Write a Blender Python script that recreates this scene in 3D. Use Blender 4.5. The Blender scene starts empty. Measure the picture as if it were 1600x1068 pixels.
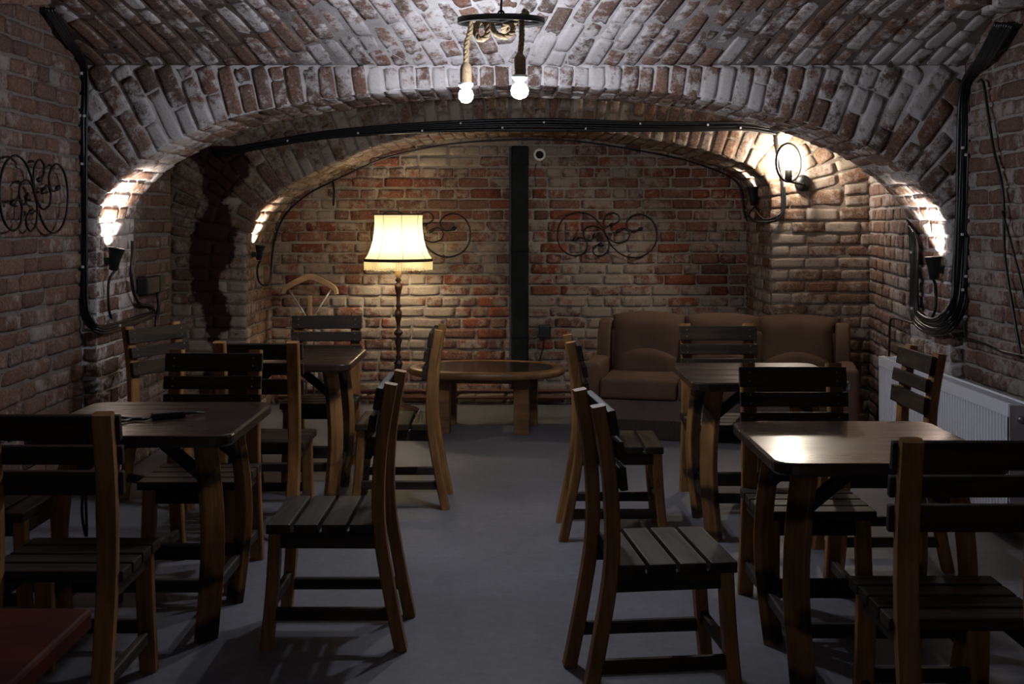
import bpy, bmesh, math, random
from mathutils import Vector, Matrix

# ------------------------------------------------------------------ camera, world, exposure
F, CX, HY, H = 1800.0, 800.0, 344.0, 1.5        # focal length in px (1600 wide), principal column, horizon row, eye height
scn = bpy.context.scene
COL = scn.collection
cam_d = bpy.data.cameras.new('camera')
cam_d.sensor_width = 36.0
cam_d.lens = 36.0 * F / 1600.0
cam_d.shift_y = -(534.0 - HY) / 1600.0
cam_d.clip_start = 0.05
cam = bpy.data.objects.new('camera', cam_d)
cam.location = (0, 0, H)
cam.rotation_euler = (math.radians(90), 0, 0)
COL.objects.link(cam)
scn.camera = cam

world = bpy.data.worlds.new('world')
scn.world = world
world.use_nodes = True
bg = world.node_tree.nodes['Background']
bg.inputs[0].default_value = (0.80, 0.78, 0.80, 1)   # dim light of the room that goes on behind the camera
bg.inputs[1].default_value = 0.165

scn.view_settings.view_transform = 'Standard'
scn.view_settings.look = 'None'
scn.view_settings.exposure = 0.2
scn.view_settings.gamma = 1.0
scn.view_settings.use_curve_mapping = False
scn.cycles.max_bounces = 6
scn.cycles.diffuse_bounces = 3
scn.cycles.adaptive_threshold = 0.03

E_CHAND = 440.0     # bulbs of the rope chandelier
E_SPOT = 70.0       # up-lights on the arch piers
E_SPOT_REAR = 50.0
E_SCONCE = 420.0
E_LAMP = 115.0

X_ = Vector((1, 0, 0)); Y_ = Vector((0, 1, 0)); Z_ = Vector((0, 0, 1))
R = random.Random(7)


def P(x, y, Y):
    return Vector(((x - CX) * Y / F, Y, H - (y - HY) * Y / F))


def PX(x, y, X):
    return P(x, y, X * F / (x - CX))


# ------------------------------------------------------------------ materials
MATS = {}


def new_mat(name):
    m = bpy.data.materials.new(name)
    m.use_nodes = True
    nt = m.node_tree
    b = nt.nodes['Principled BSDF']
    MATS[name] = m
    return m, nt, b


def N(nt, typ, **kw):
    n = nt.nodes.new(typ)
    for k, v in kw.items():
        if k in n.inputs.keys():
            n.inputs[k].default_value = v
        else:
            setattr(n, k, v)
    return n


def L(nt, a, ao, b, bi):
    nt.links.new(a.outputs[ao], b.inputs[bi])


def ramp(nt, stops, interp='LINEAR'):
    n = nt.nodes.new('ShaderNodeValToRGB')
    n.color_ramp.interpolation = interp
    e = n.color_ramp.elements
    while len(e) < len(stops):
        e.new(0.5)
    for i, (p, c) in enumerate(stops):
        e[i].position = p
        e[i].color = (c[0], c[1], c[2], 1) if not isinstance(c, (int, float)) else (c, c, c, 1)
    return n


def mixc(nt, fac, a, b, mode='MIX'):
    n = nt.nodes.new('ShaderNodeMix')
    n.data_type = 'RGBA'
    n.blend_type = mode
    for sock, v in ((n.inputs[0], fac), (n.inputs[6], a), (n.inputs[7], b)):
        if isinstance(v, tuple) and hasattr(v[0], 'outputs'):
            nt.links.new(v[0].outputs[v[1]], sock)
        elif isinstance(v, (int, float)):
            sock.default_value = v
        else:
            sock.default_value = (v[0], v[1], v[2], 1)
    return n


def math_n(nt, op, a, b=None):
    n = nt.nodes.new('ShaderNodeMath')
    n.operation = op
    for i, v in enumerate((a, b)):
        if v is None:
            continue
        if isinstance(v, (int, float)):
            n.inputs[i].default_value = v
        else:
            nt.links.new(v[0].outputs[v[1]], n.inputs[i])
    return n


def brick_mat(name, cols, wash, amount, mortar=False, stain=None, rough=0.9, zband=None):
    m, nt, b = new_mat(name)
    geo = N(nt, 'ShaderNodeNewGeometry')
    big = N(nt, 'ShaderNodeTexNoise', Scale=1.7, Detail=3.0)
    L(nt, geo, 'Position', big, 'Vector')
    mid = N(nt, 'ShaderNodeTexNoise', Scale=15.0, Detail=6.0, Roughness=0.74)
    L(nt, geo, 'Position', mid, 'Vector')
    fine = N(nt, 'ShaderNodeTexNoise', Scale=70.0, Detail=4.0, Roughness=0.7)
    L(nt, geo, 'Position', fine, 'Vector')
    if mortar:
        base = ramp(nt, [(0.3, [c * 0.62 for c in wash]), (0.7, wash)])
        L(nt, mid, 'Fac', base, 'Fac')
        col = (base, 'Color')
    else:
        oi = N(nt, 'ShaderNodeObjectInfo')
        s = math_n(nt, 'ADD', (oi, 'Random'), (geo, 'Random Per Island'))
        fr = math_n(nt, 'FRACT', (s, 0))
        n = len(cols)
        base = ramp(nt, [(i / (n - 1), c) for i, c in enumerate(cols)])
        L(nt, fr, 0, base, 'Fac')
        var = ramp(nt, [(0.3, 0.42), (0.7, 1.3)])
        L(nt, fine, 'Fac', var, 'Fac')
        mul = mixc(nt, 1.0, (base, 'Color'), (var, 'Color'), 'MULTIPLY')
        # lime wash left on the faces, in patches and per brick
        a1 = math_n(nt, 'MULTIPLY', (big, 'Fac'), 0.75)
        a2 = math_n(nt, 'MULTIPLY', (mid, 'Fac'), 0.9)
        a3 = math_n(nt, 'ADD', (a1, 0), (a2, 0))
        fr2 = math_n(nt, 'FRACT', (math_n(nt, 'MULTIPLY', (fr, 0), 7.31), 0))
        a4 = math_n(nt, 'MULTIPLY', (fr2, 0), 0.2)
        a5 = math_n(nt, 'ADD', (a3, 0), (a4, 0))
        if zband:      # a band of bare red bricks between limed ones
            sz = N(nt, 'ShaderNodeSeparateXYZ')
            L(nt, geo, 'Position', sz, 0)
            dz = math_n(nt, 'ABSOLUTE', (math_n(nt, 'SUBTRACT', (sz, 'Z'), zband[0]), 0))
            rz_ = ramp(nt, [(zband[1], 0.0), (zband[1] + .25, zband[2])])
            L(nt, dz, 0, rz_, 'Fac')
            a5 = math_n(nt, 'ADD', (a5, 0), (rz_, 'Color'))
        th = 1.25 - amount * 0.72
        msk = ramp(nt, [(max(0, th - 0.055) / 2, 0.0), (min(2, th + 0.075) / 2, 0.9)])
        a6 = math_n(nt, 'MULTIPLY', (a5, 0), 0.5)
        L(nt, a6, 0, msk, 'Fac')
        wv = mixc(nt, (fine, 'Fac'), [c * 0.7 for c in wash], wash)
        mx = mixc(nt, (msk, 'Color'), (mul, 2), (wv, 2))
        col = (mx, 2)
    if stain:
        sep = N(nt, 'ShaderNodeSeparateXYZ')
        L(nt, geo, 'Position', sep, 0)
        (x0, hw, ztop) = stain
        wob = N(nt, 'ShaderNodeTexNoise', Scale=1.9, Detail=5.0, Roughness=.6)
        mpp = N(nt, 'ShaderNodeMapping')
        mpp.inputs['Scale'].default_value = (1.0, 1.0, 1.2)
        L(nt, geo, 'Position', mpp, 'Vector')
        L(nt, mpp, 0, wob, 'Vector')
        dx = math_n(nt, 'ABSOLUTE', (math_n(nt, 'SUBTRACT', (sep, 'X'), x0), 0))
        dd = math_n(nt, 'ADD', (dx, 0), (math_n(nt, 'MULTIPLY', (math_n(nt, 'SUBTRACT', (wob, 'Fac'), 0.5), 0), 0.7), 0))
        inm = ramp(nt, [(hw - 0.01, 1.0), (hw + 0.02, 0.0)])
        L(nt, dd, 0, inm, 'Fac')
        zz = math_n(nt, 'LESS_THAN', (sep, 'Z'), ztop)
        k = math_n(nt, 'MULTIPLY', (inm, 'Color'), (zz, 0))
        mx2 = mixc(nt, (k, 0), col, (0.036, 0.013, 0.011))
        col = (mx2, 2)
    nt.links.new(col[0].outputs[col[1]], b.inputs['Base Color'])
    b.inputs['Roughness'].default_value = rough
    b.inputs['Specular IOR Level'].default_value = 0.25
    bmp = N(nt, 'ShaderNodeBump', Strength=0.6, Distance=0.01)
    hs = math_n(nt, 'ADD', (mid, 'Fac'), (math_n(nt, 'MULTIPLY', (fine, 'Fac'), 0.55), 0))
    L(nt, hs, 0, bmp, 'Height')
    L(nt, bmp, 'Normal', b, 'Normal')
    return m


BACK_C = [(.17, .055, .034), (.27, .085, .045), (.21, .10, .07), (.13, .065, .05), (.24, .13, .09), (.19, .06, .04)]
FRONT_C = [(.19, .115, .085), (.27, .16, .12), (.15, .10, .08), (.23, .12, .09), (.12, .09, .075), (.30, .19, .15)]
SIDE_C = [(.15, .08, .06), (.19, .105, .078), (.125, .072, .056), (.165, .10, .082), (.20, .115, .085), (.12, .08, .068)]
brick_mat('brick_back', BACK_C, (.36, .30, .24), .36, zband=(1.6, .1, .085))
brick_mat('mortar_back', BACK_C, (.38, .325, .265), .5, mortar=True)
brick_mat('brick_vault', FRONT_C, (.66, .61, .61), .44)
brick_mat('mortar_vault', FRONT_C, (.70, .65, .65), .5, mortar=True)
brick_mat('brick_side', SIDE_C, (.32, .275, .255), .30)
brick_mat('mortar_side', SIDE_C, (.20, .17, .155), .5, mortar=True)
brick_mat('brick_right', SIDE_C, (.36, .32, .30), .36)
brick_mat('mortar_right', SIDE_C, (.33, .295, .275), .5, mortar=True)
brick_mat('brick_rear', [(.20, .12, .08), (.24, .14, .09), (.16, .10, .07), (.22, .11, .07)], (.40, .33, .27), .44, stain=(-2.19, .115, 2.05))
brick_mat('mortar_rear', SIDE_C, (.26, .21, .17), .5, mortar=True, stain=(-2.19, .115, 2.05))


def wood_mat(name, dark, light, axis='Z', rough=0.45, scale=1.0, bands=None, coat=0.0, spec=0.4, bump=.15):
    m, nt, b = new_mat(name)
    tc = N(nt, 'ShaderNodeTexCoord')
    oi = N(nt, 'ShaderNodeObjectInfo')
    off = N(nt, 'ShaderNodeVectorMath', operation='SCALE')
    cmb = N(nt, 'ShaderNodeCombineXYZ')
    L(nt, oi, 'Random', cmb, 0); L(nt, oi, 'Random', cmb, 1); L(nt, oi, 'Random', cmb, 2)
    L(nt, cmb, 0, off, 0)
    off.inputs['Scale'].default_value = 37.0
    add = N(nt, 'ShaderNodeVectorMath', operation='ADD')
    L(nt, tc, 'Object', add, 0); L(nt, off, 0, add, 1)
    mp = N(nt, 'ShaderNodeMapping')
    s = {'X': (2.2, 30, 30), 'Y': (30, 2.2, 30), 'Z': (30, 30, 2.2)}[axis]
    mp.inputs['Scale'].default_value = [v * scale for v in s]
    L(nt, add, 0, mp, 'Vector')
    n1 = N(nt, 'ShaderNodeTexNoise', Scale=1.0, Detail=5.0, Roughness=0.6, Distortion=0.6)
    L(nt, mp, 0, n1, 'Vector')
    cr = ramp(nt, [(0.3, dark), (0.72, light)])
    L(nt, n1, 'Fac', cr, 'Fac')
    blot = N(nt, 'ShaderNodeTexNoise', Scale=5.0, Detail=2.0)
    L(nt, add, 0, blot, 'Vector')
    br = ramp(nt, [(0.3, 0.6), (0.7, 1.15)])
    L(nt, blot, 'Fac', br, 'Fac')
    mul = mixc(nt, 1.0, (cr, 'Color'), (br, 'Color'), 'MULTIPLY')
    col = (mul, 2)
    if bands:
        sep = N(nt, 'ShaderNodeSeparateXYZ')
        L(nt, tc, 'Object', sep, 0)
        acc = None
        for (z, hw) in bands:
            d = math_n(nt, 'ABSOLUTE', (math_n(nt, 'SUBTRACT', (sep, 'Z'), z), 0))
            d2 = math_n(nt, 'ADD', (d, 0), (math_n(nt, 'MULTIPLY', (math_n(nt, 'SUBTRACT', (blot, 'Fac'), .5), 0), .22), 0))
            lt_ = ramp(nt, [(max(0, hw - .014), .9), (hw + .016, 0.0)])
            L(nt, d2, 0, lt_, 'Fac')
            lt = math_n(nt, 'MULTIPLY', (lt_, 'Color'), 1.0)
            acc = lt if acc is None else math_n(nt, 'MAXIMUM', (acc, 0), (lt, 0))
        mb = mixc(nt, (acc, 0), col, (.012, .008, .006))
        col = (mb, 2)
    nt.links.new(col[0].outputs[col[1]], b.inputs['Base Color'])
    rr = ramp(nt, [(0.3, rough + .12), (0.7, rough - .05)])
    L(nt, n1, 'Fac', rr, 'Fac')
    L(nt, rr, 'Color', b, 'Roughness')
    b.inputs['Specular IOR Level'].default_value = spec
    b.inputs['Coat Weight'].default_value = coat
    b.inputs['Coat Roughness'].default_value = 0.18
    bp = N(nt, 'ShaderNodeBump', Strength=bump, Distance=0.004)
    L(nt, n1, 'Fac', bp, 'Height')
    L(nt, bp, 'Normal', b, 'Normal')
    return m


ST_D, ST_L = (.20, .09, .028), (.42, .21, .066)
wood_mat('stave_wood', ST_D, ST_L, 'Z', .5)
wood_mat('stave_wood_banded', ST_D, (.42, .22, .075), 'Z', .5, bands=[(.575, .02), (.22, .028), (.03, .02)])
DK_D, DK_L = (.013, .010, .007), (.062, .041, .025)
wood_mat('dark_slat_y', DK_D, DK_L, 'Y', .55, spec=.28)
wood_mat('dark_slat_x', DK_D, DK_L, 'X', .5, spec=.35)
wood_mat('table_top', (.022, .013, .010), (.062, .034, .025), 'X', .28, .6, coat=.35, spec=.5, bump=.06)
wood_mat('table_dark', (.010, .008, .007), (.03, .02, .015), 'Z', .5)
wood_mat('red_top', (.11, .013, .008), (.18, .022, .012), 'X', .65, .5, spec=.12, bump=.05)
wood_mat('coffee_wood', (.15, .07, .025), (.30, .155, .06), 'X', .4)
wood_mat('lamp_wood', (.035, .014, .008), (.09, .035, .018), 'Z', .3, coat=.3)
wood_mat('hanger_wood', (.42, .27, .13), (.56, .38, .20), 'X', .45)


def plain(name, col, rough=0.5, metal=0.0, spec=0.5, noise=0.0, nscale=20, bump=0.0, sheen=0.0):
    m, nt, b = new_mat(name)
    b.inputs['Base Color'].default_value = (*col, 1)
    b.inputs['Roughness'].default_value = rough
    b.inputs['Metallic'].default_value = metal
    b.inputs['Specular IOR Level'].default_value = spec
    if sheen:
        b.inputs['Sheen Weight'].default_value = sheen
        b.inputs['Sheen Roughness'].default_value = .4
        b.inputs['Sheen Tint'].default_value = (min(1, col[0] * 4), min(1, col[1] * 4), min(1, col[2] * 4), 1)
    if noise or bump:
        tc = N(nt, 'ShaderNodeTexCoord')
        n1 = N(nt, 'ShaderNodeTexNoise', Scale=float(nscale), Detail=4.0)
        L(nt, tc, 'Object', n1, 'Vector')
        cr = ramp(nt, [(0.3, [c * (1 - noise) for c in col]), (0.7, [c * (1 + noise * .6) for c in col])])
        L(nt, n1, 'Fac', cr, 'Fac')
        L(nt, cr, 'Color', b, 'Base Color')
        if bump:
            bp = N(nt, 'ShaderNodeBump', Strength=bump, Distance=0.01)
            L(nt, n1, 'Fac', bp, 'Height')
            L(nt, bp, 'Normal', b, 'Normal')
    return m


plain('black_cable', (.008, .008, .009), .38)
plain('black_iron', (.012, .011, .010), .5, .4)
plain('black_plastic', (.01, .01, .011), .42)
plain('yellow_band', (.05, .04, .015), .5)
plain('white_clip', (.7, .7, .68), .4)
plain('steel', (.45, .45, .46), .35, .9)
plain('radiator_white', (.78, .80, .88), .32)
plain('radiator_grille', (.55, .58, .66), .4)
plain('velvet', (.105, .056, .033), .85, noise=.18, nscale=9, sheen=.15)
plain('velvet_grey', (.095, .067, .053), .85, noise=.2, nscale=9, sheen=.15)
plain('fringe', (.05, .036, .028), .9, noise=.4, nscale=60)
plain('jute', (.25, .175, .095), .9, noise=.3, nscale=90)
plain('jute_cap', (.22, .155, .09), .9, noise=.3, nscale=120, bump=.4)
plain('white_porcelain', (.8, .8, .78), .3)
plain('pipe_black', (.008, .011, .011), .8, spec=.2, noise=.6, nscale=9, bump=.3)
plain('grey_edge', (.08, .08, .095), .7, spec=.2)
plain('copper_red', (.10, .035, .025), .5)
plain('glass_dark', (.02, .016, .013), .18)
plain('braid', (.05, .035, .018), .8)
plain('bolt_metal', (.18, .17, .15), .4, .8)
plain('hole_black', (.004, .004, .004), .9)


def floor_mat():
    m, nt, b = new_mat('concrete')
    geo = N(nt, 'ShaderNodeNewGeometry')
    a = N(nt, 'ShaderNodeTexNoise', Scale=1.3, Detail=6.0, Roughness=.6)
    c = N(nt, 'ShaderNodeTexNoise', Scale=22.0, Detail=5.0, Roughness=.7)
    L(nt, geo, 'Position', a, 'Vector'); L(nt, geo, 'Position', c, 'Vector')
    r1 = ramp(nt, [(.3, (.125, .125, .142)), (.7, (.185, .185, .212))])
    L(nt, a, 'Fac', r1, 'Fac')
    r2 = ramp(nt, [(.3, .82), (.7, 1.1)])
    L(nt, c, 'Fac', r2, 'Fac')
    mx = mixc(nt, 1.0, (r1, 'Color'), (r2, 'Color'), 'MULTIPLY')
    L(nt, mx, 2, b, 'Base Color')
    b.inputs['Roughness'].default_value = .55
    b.inputs['Specular IOR Level'].default_value = .35
    bp = N(nt, 'ShaderNodeBump', Strength=.12, Distance=.006)
    L(nt, c, 'Fac', bp, 'Height'); L(nt, bp, 'Normal', b, 'Normal')


floor_mat()


def emit(name, col, strength):
    m, nt, b = new_mat(name)
    b.inputs['Base Color'].default_value = (0.8, 0.8, 0.8, 1)
    b.inputs['Emission Color'].default_value = (*col, 1)
    b.inputs['Emission Strength'].default_value = strength


emit('bulb_cool', (.86, .91, 1.0), E_CHAND)
emit('bulb_sconce', (1.0, .89, .74), E_SCONCE)
emit('bulb_lamp', (1.0, .86, .63), E_LAMP)
emit('spot_lens', (1.0, .90, .76), 18.0)


def cloth_mat(name, col, trans):
    m, nt, b = new_mat(name)
    out = nt.nodes['Material Output']
    b.inputs['Base Color'].default_value = (*col, 1)
    b.inputs['Roughness'].default_value = .8
    t = N(nt, 'ShaderNodeBsdfTranslucent')
    t.inputs['Color'].default_value = (*col, 1)
    mx = N(nt, 'ShaderNodeMixShader')
    mx.inputs[0].default_value = trans
    L(nt, b, 0, mx, 1); L(nt, t, 0, mx, 2); L(nt, mx, 0, out, 0)


cloth_mat('shade_cloth', (.72, .65, .45), .34)
cloth_mat('shade_fringe', (.86, .80, .62), .5)
m, nt, b = new_mat('clear_glass')
b.inputs['Transmission Weight'].default_value = 1.0
b.inputs['Roughness'].default_value = .02


# ------------------------------------------------------------------ mesh helpers
class MB:
    def __init__(s):
        s.v = []; s.f = []

    def add(s, vs, fs):
        o = len(s.v)
        s.v += [tuple(p) for p in vs]
        s.f += [tuple(i + o for i in f) for f in fs]
        return s

    def box(s, x0, x1, y0, y1, z0, z1, M=None):
        vs = [Vector((x, y, z)) for z in (z0, z1) for y in (y0, y1) for x in (x0, x1)]
        if M is not None:
            vs = [M @ p for p in vs]
        return s.add(vs, [(0, 2, 3, 1), (4, 5, 7, 6), (0, 1, 5, 4), (2, 6, 7, 3), (0, 4, 6, 2), (1, 3, 7, 5)])

    def beam(s, a, b, w, t, lat):
        return s.sweep([a, b], w, t, lat)

    def sweep(s, pts, w, t, lat, c=.18):
        """rectangular bar with eased edges along pts; w across `lat`, t across the other way"""
        pts = [Vector(p) for p in pts]
        lat = Vector(lat).normalized()
        rings = []
        n = len(pts)
        for i, p in enumerate(pts):
            T = (pts[min(i + 1, n - 1)] - pts[max(i - 1, 0)]).normalized()
            l = (lat - T * lat.dot(T)).normalized()
            q = T.cross(l)
            W = w[i] if isinstance(w, (list, tuple)) else w
            D = t[i] if isinstance(t, (list, tuple)) else t
            k = min(W, D) * c
            a, d = W / 2, D / 2
            rings.append([p + l * x + q * y for x, y in ((a - k, d), (a, d - k), (a, -d + k), (a - k, -d), (-a + k, -d), (-a, -d + k), (-a, d - k), (-a + k, d))])
        return s._rings(rings)

    def _rings(s, rings, cap=True):
        m = len(rings[0])
        vs = [p for r in rings for p in r]
        fs = []
        for i in range(len(rings) - 1):
            for j in range(m):
                a = i * m + j; b = i * m + (j + 1) % m
                fs.append((a, a + m, b + m, b))
        if cap:
            fs.append(tuple(range(m)))
            fs.append(tuple(reversed(range((len(rings) - 1) * m, len(rings) * m))))
        return s.add(vs, fs)

    def tube(s, pts, r, seg=6):
        pts = [Vector(p) for p in pts]
        n = len(pts)
        T0 = (pts[1] - pts[0]).normalized()
        up = Z_ if abs(T0.z) < .9 else X_
        nrm = (up - T0 * up.dot(T0)).normalized()
        rings = []
        for i, p in enumerate(pts):
            T = (pts[min(i + 1, n - 1)] - pts[max(i - 1, 0)])
            T = T.normalized() if T.length > 1e-9 else T0
            nrm = nrm - T * nrm.dot(T)
            if nrm.length < 1e-6:
                nrm = T.orthogonal()
            nrm.normalize()
            bn = T.cross(nrm)
            rr = r[i] if isinstance(r, (list, tuple)) else r
            rings.append([p + (nrm * math.cos(2 * math.pi * k / seg) + bn * math.sin(2 * math.pi * k / seg)) * rr for k in range(seg)])
        return s._rings(rings)

    def lathe(s, prof, seg=24, M=None, cap=True):
        """prof: list of (radius, z)"""
        rings = []
        for r, z in prof:
            ring = [Vector((r * math.cos(2 * math.pi * k / seg), r * math.sin(2 * math.pi * k / seg), z)) for k in range(seg)]
            if M is not None:
                ring = [M @ p for p in ring]
            rings.append(ring[::-1])
        return s._rings(rings, cap)

    def torus(s, Rr, r, M=None, seg=40, cs=8, flat=1.0):
        vs = []; fs = []
        for i in range(seg):
            a = 2 * math.pi * i / seg
            for j in range(cs):
                c = 2 * math.pi * j / cs
                p = Vector(((Rr + r * math.cos(c)) * math.cos(a), (Rr + r * math.cos(c)) * math.sin(a), r * flat * math.sin(c)))
                vs.append(M @ p if M is not None else p)
        for i in range(seg):
            for j in range(cs):
                a = i * cs + j; b = i * cs + (j + 1) % cs
                c = ((i + 1) % seg) * cs + (j + 1) % cs; d = ((i + 1) % seg) * cs + j
                fs.append((a, d, c, b))
        return s.add(vs, fs)

    def build(s, name, mat, parent=None, smooth=False, bevel=0.0, bseg=2, subsurf=0, loc=None):
        me = bpy.data.meshes.new(name)
        me.from_pydata(s.v, [], s.f)
        bm = bmesh.new(); bm.from_mesh(me)
        bmesh.ops.recalc_face_normals(bm, faces=bm.faces[:])
        if bevel:
            es = [e for e in bm.edges if len(e.link_faces) == 2 and e.calc_face_angle(0) > .5]
            bmesh.ops.bevel(bm, geom=es, offset=bevel, segments=bseg, affect='EDGES', profile=.6, clamp_overlap=True)
        bm.to_mesh(me); bm.free()
        if smooth:
            me.polygons.foreach_set('use_smooth', [True] * len(me.polygons))
        me.materials.append(MATS[mat])
        o = bpy.data.objects.new(name, me)
        COL.objects.link(o)
        if loc is not None:
            o.location = loc
        if parent is not None:
            o.parent = parent
        if subsurf:
            md = o.modifiers.new('subdivision', 'SUBSURF'); md.levels = subsurf; md.render_levels = subsurf
        return o


def tag(o, label, cat, group=None, kind=None):
    o['label'] = label; o['category'] = cat
    if group: o['group'] = group
    if kind: o['kind'] = kind
    return o


def thing(name, label, cat, loc=(0, 0, 0), rz=0.0, group=None):
    o = bpy.data.objects.new(name, None)
    o.empty_display_size = .1
    COL.objects.link(o)
    o.location = loc; o.rotation_euler = (0, 0, rz)
    return tag(o, label, cat, group)


def copy_tree(o, parent=None):
    c = o.copy(); COL.objects.link(c); c.parent = parent
    for ch in list(o.children):
        copy_tree(ch, c)
    return c


def spline(pts, per=8):
    """Catmull-Rom through pts"""
    pts = [Vector(p) for p in pts]
    out = []
    for i in range(len(pts) - 1):
        p0 = pts[max(i - 1, 0)]; p1 = pts[i]; p2 = pts[i + 1]; p3 = pts[min(i + 2, len(pts) - 1)]
        for k in range(per):
            t = k / per
            out.append(.5 * ((2 * p1) + (p2 - p0) * t + (2 * p0 - 5 * p1 + 4 * p2 - p3) * t * t + (3 * p1 - p0 - 3 * p2 + p3) * t ** 3))
    out.append(pts[-1])
    return out


def resample(pts, ds):
    d = [0.0]
    for a, b in zip(pts, pts[1:]):
        d.append(d[-1] + (b - a).length)
    n = max(2, round(d[-1] / ds))
    out = []; j = 0
    for i in range(n + 1):
        t = d[-1] * i / n
        while j < len(d) - 2 and d[j + 1] < t:
            j += 1
        k = (t - d[j]) / max(1e-9, d[j + 1] - d[j])
        out.append(pts[j].lerp(pts[j + 1], k))
    return out


# ------------------------------------------------------------------ bricks
BR = {}
BD = .045
COURSE, GAP = .088, .013


def brick_geo(Lb, Hb, seed):
    r = random.Random(seed)
    nx, ny = 4, 4
    vs = []; fs = []
    ex = (0, .16, .84, 1) if Lb > .1 else (0, .25, .75, 1)
    ey = (0, .24, .76, 1)
    ch = r.choice([.002, .004, .007])
    for j in range(ny):
        for i in range(nx):
            edge = (i in (0, nx - 1)) + (j in (0, ny - 1))
            x = (ex[i] - .5) * Lb + r.uniform(-.005, .005) * (1 if edge else 2)
            y = (ey[j] - .5) * Hb + r.uniform(-.004, .004)
            if edge == 2:
                x *= 1 - r.uniform(.0, .09) * .1 / max(Lb, .1); y *= 1 - r.uniform(.0, .16)
            z = r.uniform(-.004, .004) - (ch * r.uniform(.6, 1.3) if edge else 0)
            vs.append((x, y, z))
    for j in range(ny - 1):
        for i in range(nx - 1):
            a = j * nx + i
            fs.append((a, a + 1, a + nx + 1, a + nx))
    per = [i for i in range(nx)] + [nx * (j + 1) - 1 for j in range(1, ny)] + [nx * ny - 1 - i for i in range(1, nx)] + [nx * j for j in range(ny - 2, 0, -1)]
    o = len(vs)
    for k in per:
        vs.append((vs[k][0], vs[k][1], -BD))
    m = len(per)
    for i in range(m):
        a, b = per[i], per[(i + 1) % m]
        fs.append((b, a, o + i, o + (i + 1) % m))
    return vs, fs


def brick_mesh(Lb, Hb, var, mat):
    key = (round(Lb / .012), round(Hb / .006), var, mat)
    if key not in BR:
        vs, fs = brick_geo(key[0] * .012, key[1] * .006, hash(key[:3]) & 0xffff)
        me = bpy.data.meshes.new('brick')
        me.from_pydata(vs, [], fs)
        me.polygons.foreach_set('use_smooth', [True] * len(fs))
        me.materials.append(MATS[mat])
        BR[key] = me
    return BR[key]


def frame(pos, tu, tv, n):
    M = Matrix((tu, tv, n)).transposed().to_4x4()
    M.translation = pos
    return M


def jitter(M, r):
    return M @ Matrix.Translation((0, 0, r.uniform(-.001, .007))) @ Matrix.Rotation(r.uniform(-.02, .02), 4, 'Z') @ Matrix.Rotation(r.uniform(-.03, .03), 4, 'X') @ Matrix.Rotation(r.uniform(-.02, .02), 4, 'Y')


def score(M, Lb, Hb):
    p = M.translation
    if p.y < .3:
        return 0
    x = CX + F * p.x / p.y; y = HY + F * (H - p.z) / p.y
    if not (-40 < x < 1640 and -40 < y < 1108):
        return 0
    v = (Vector((0, 0, H)) - p).normalized()
    f = max(0.0, M.col[2].to_3d().dot(v))
    s = Lb * Hb * (F / p.y) ** 2 * f
    if y > 640:
        s *= .3
    return s


def set_bricks(parent, bricks, mat, limit=300, seed=1):
    """the bricks that show largest become parts of their own, the rest one part of stuff"""
    r = random.Random(seed)
    bricks = [(jitter(M, r), a, b) for (M, a, b) in bricks]
    bricks.sort(key=lambda q: -score(*q))
    for (M, a, b) in bricks[:limit]:
        if score(M, a, b) <= 0:
            break
        o = bpy.data.objects.new('brick', brick_mesh(a, b, r.randrange(4), mat))
        COL.objects.link(o)
        o.parent = parent
        o.matrix_local = M
    k = min(limit, sum(1 for q in bricks if score(*q) > 0))
    rest = bricks[k:]
    if rest:
        vs = []; fs = []
        for (M, a, b) in rest:
            g = brick_mesh(a, b, r.randrange(4), mat)
            o = len(vs)
            vs += [tuple(M @ v.co) for v in g.vertices]
            fs += [tuple(i + o for i in p.vertices) for p in g.polygons]
        me = bpy.data.meshes.new('brickwork')
        me.from_pydata(vs, [], fs)
        me.polygons.foreach_set('use_smooth', [True] * len(fs))
        me.materials.append(MATS[mat])
        o = bpy.data.objects.new('brickwork', me)
        COL.objects.link(o); o.parent = parent; o['kind'] = 'stuff'


def run_lengths(u0, u1, i, r, s=.30, h=.155):
    """bricks of one course as (u centre, length)"""
    out = []
    u = u0 - (r.uniform(.0, .05) + (h * .5 if i % 2 else 0))
    stretch_row = i % 2 == 0
    while u < u1 - .02:
        if stretch_row:
            ln = s if r.random() < .85 else h
        else:
            ln = h if r.random() < .62 else s
        ln *= r.uniform(.93, 1.07)
        a, b = max(u, u0), min(u + ln, u1)
        if u1 - b < .06:
            b = u1
        if b - a > .05:
            out.append(((a + b) / 2, b - a - GAP))
        u = b if b >= u1 else u + ln
    return out


def flat_courses(org, tu, n, width, z0, z1, seed, skip=None, course=COURSE, lens=(.30, .155)):
    """horizontal courses on a vertical plane"""
    r = random.Random(seed)
    out = []
    k = 0
    z = z0
    while z < z1 - .03:
        hh = min(course, z1 - z)
        sag = r.uniform(-.004, .004)
        for (u, ln) in run_lengths(0, width, k, r, *lens):
            p = org + tu * u + Z_ * (z + hh / 2 + sag)
            if skip and skip(p):
                continue
            out.append((frame(p, tu, Z_, n), ln, hh - GAP + r.uniform(-.006, .003)))
        z += course; k += 1
    return out


def structure(name, mb, mat, label, cat, smooth=False):
    o = mb.build(name, mat, None, smooth)
    return tag(o, label, cat, None, 'structure')


XL, XR = -2.39, 2.52            # side walls of the near bay
Y1, Y1B = 6.42, 7.05            # front arch: near and far edge
Y2, YB = 8.52, 9.42             # rear arch near edge, back wall
ZS = 2.36                       # springing height of the vault on the front arch
Y0 = -2.0

# floor
structure('floor', MB().box(-3.2, 3.2, Y0, 9.8, -.12, 0), 'concrete', 'smooth grey-blue concrete floor of the cellar room', 'floor')

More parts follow.
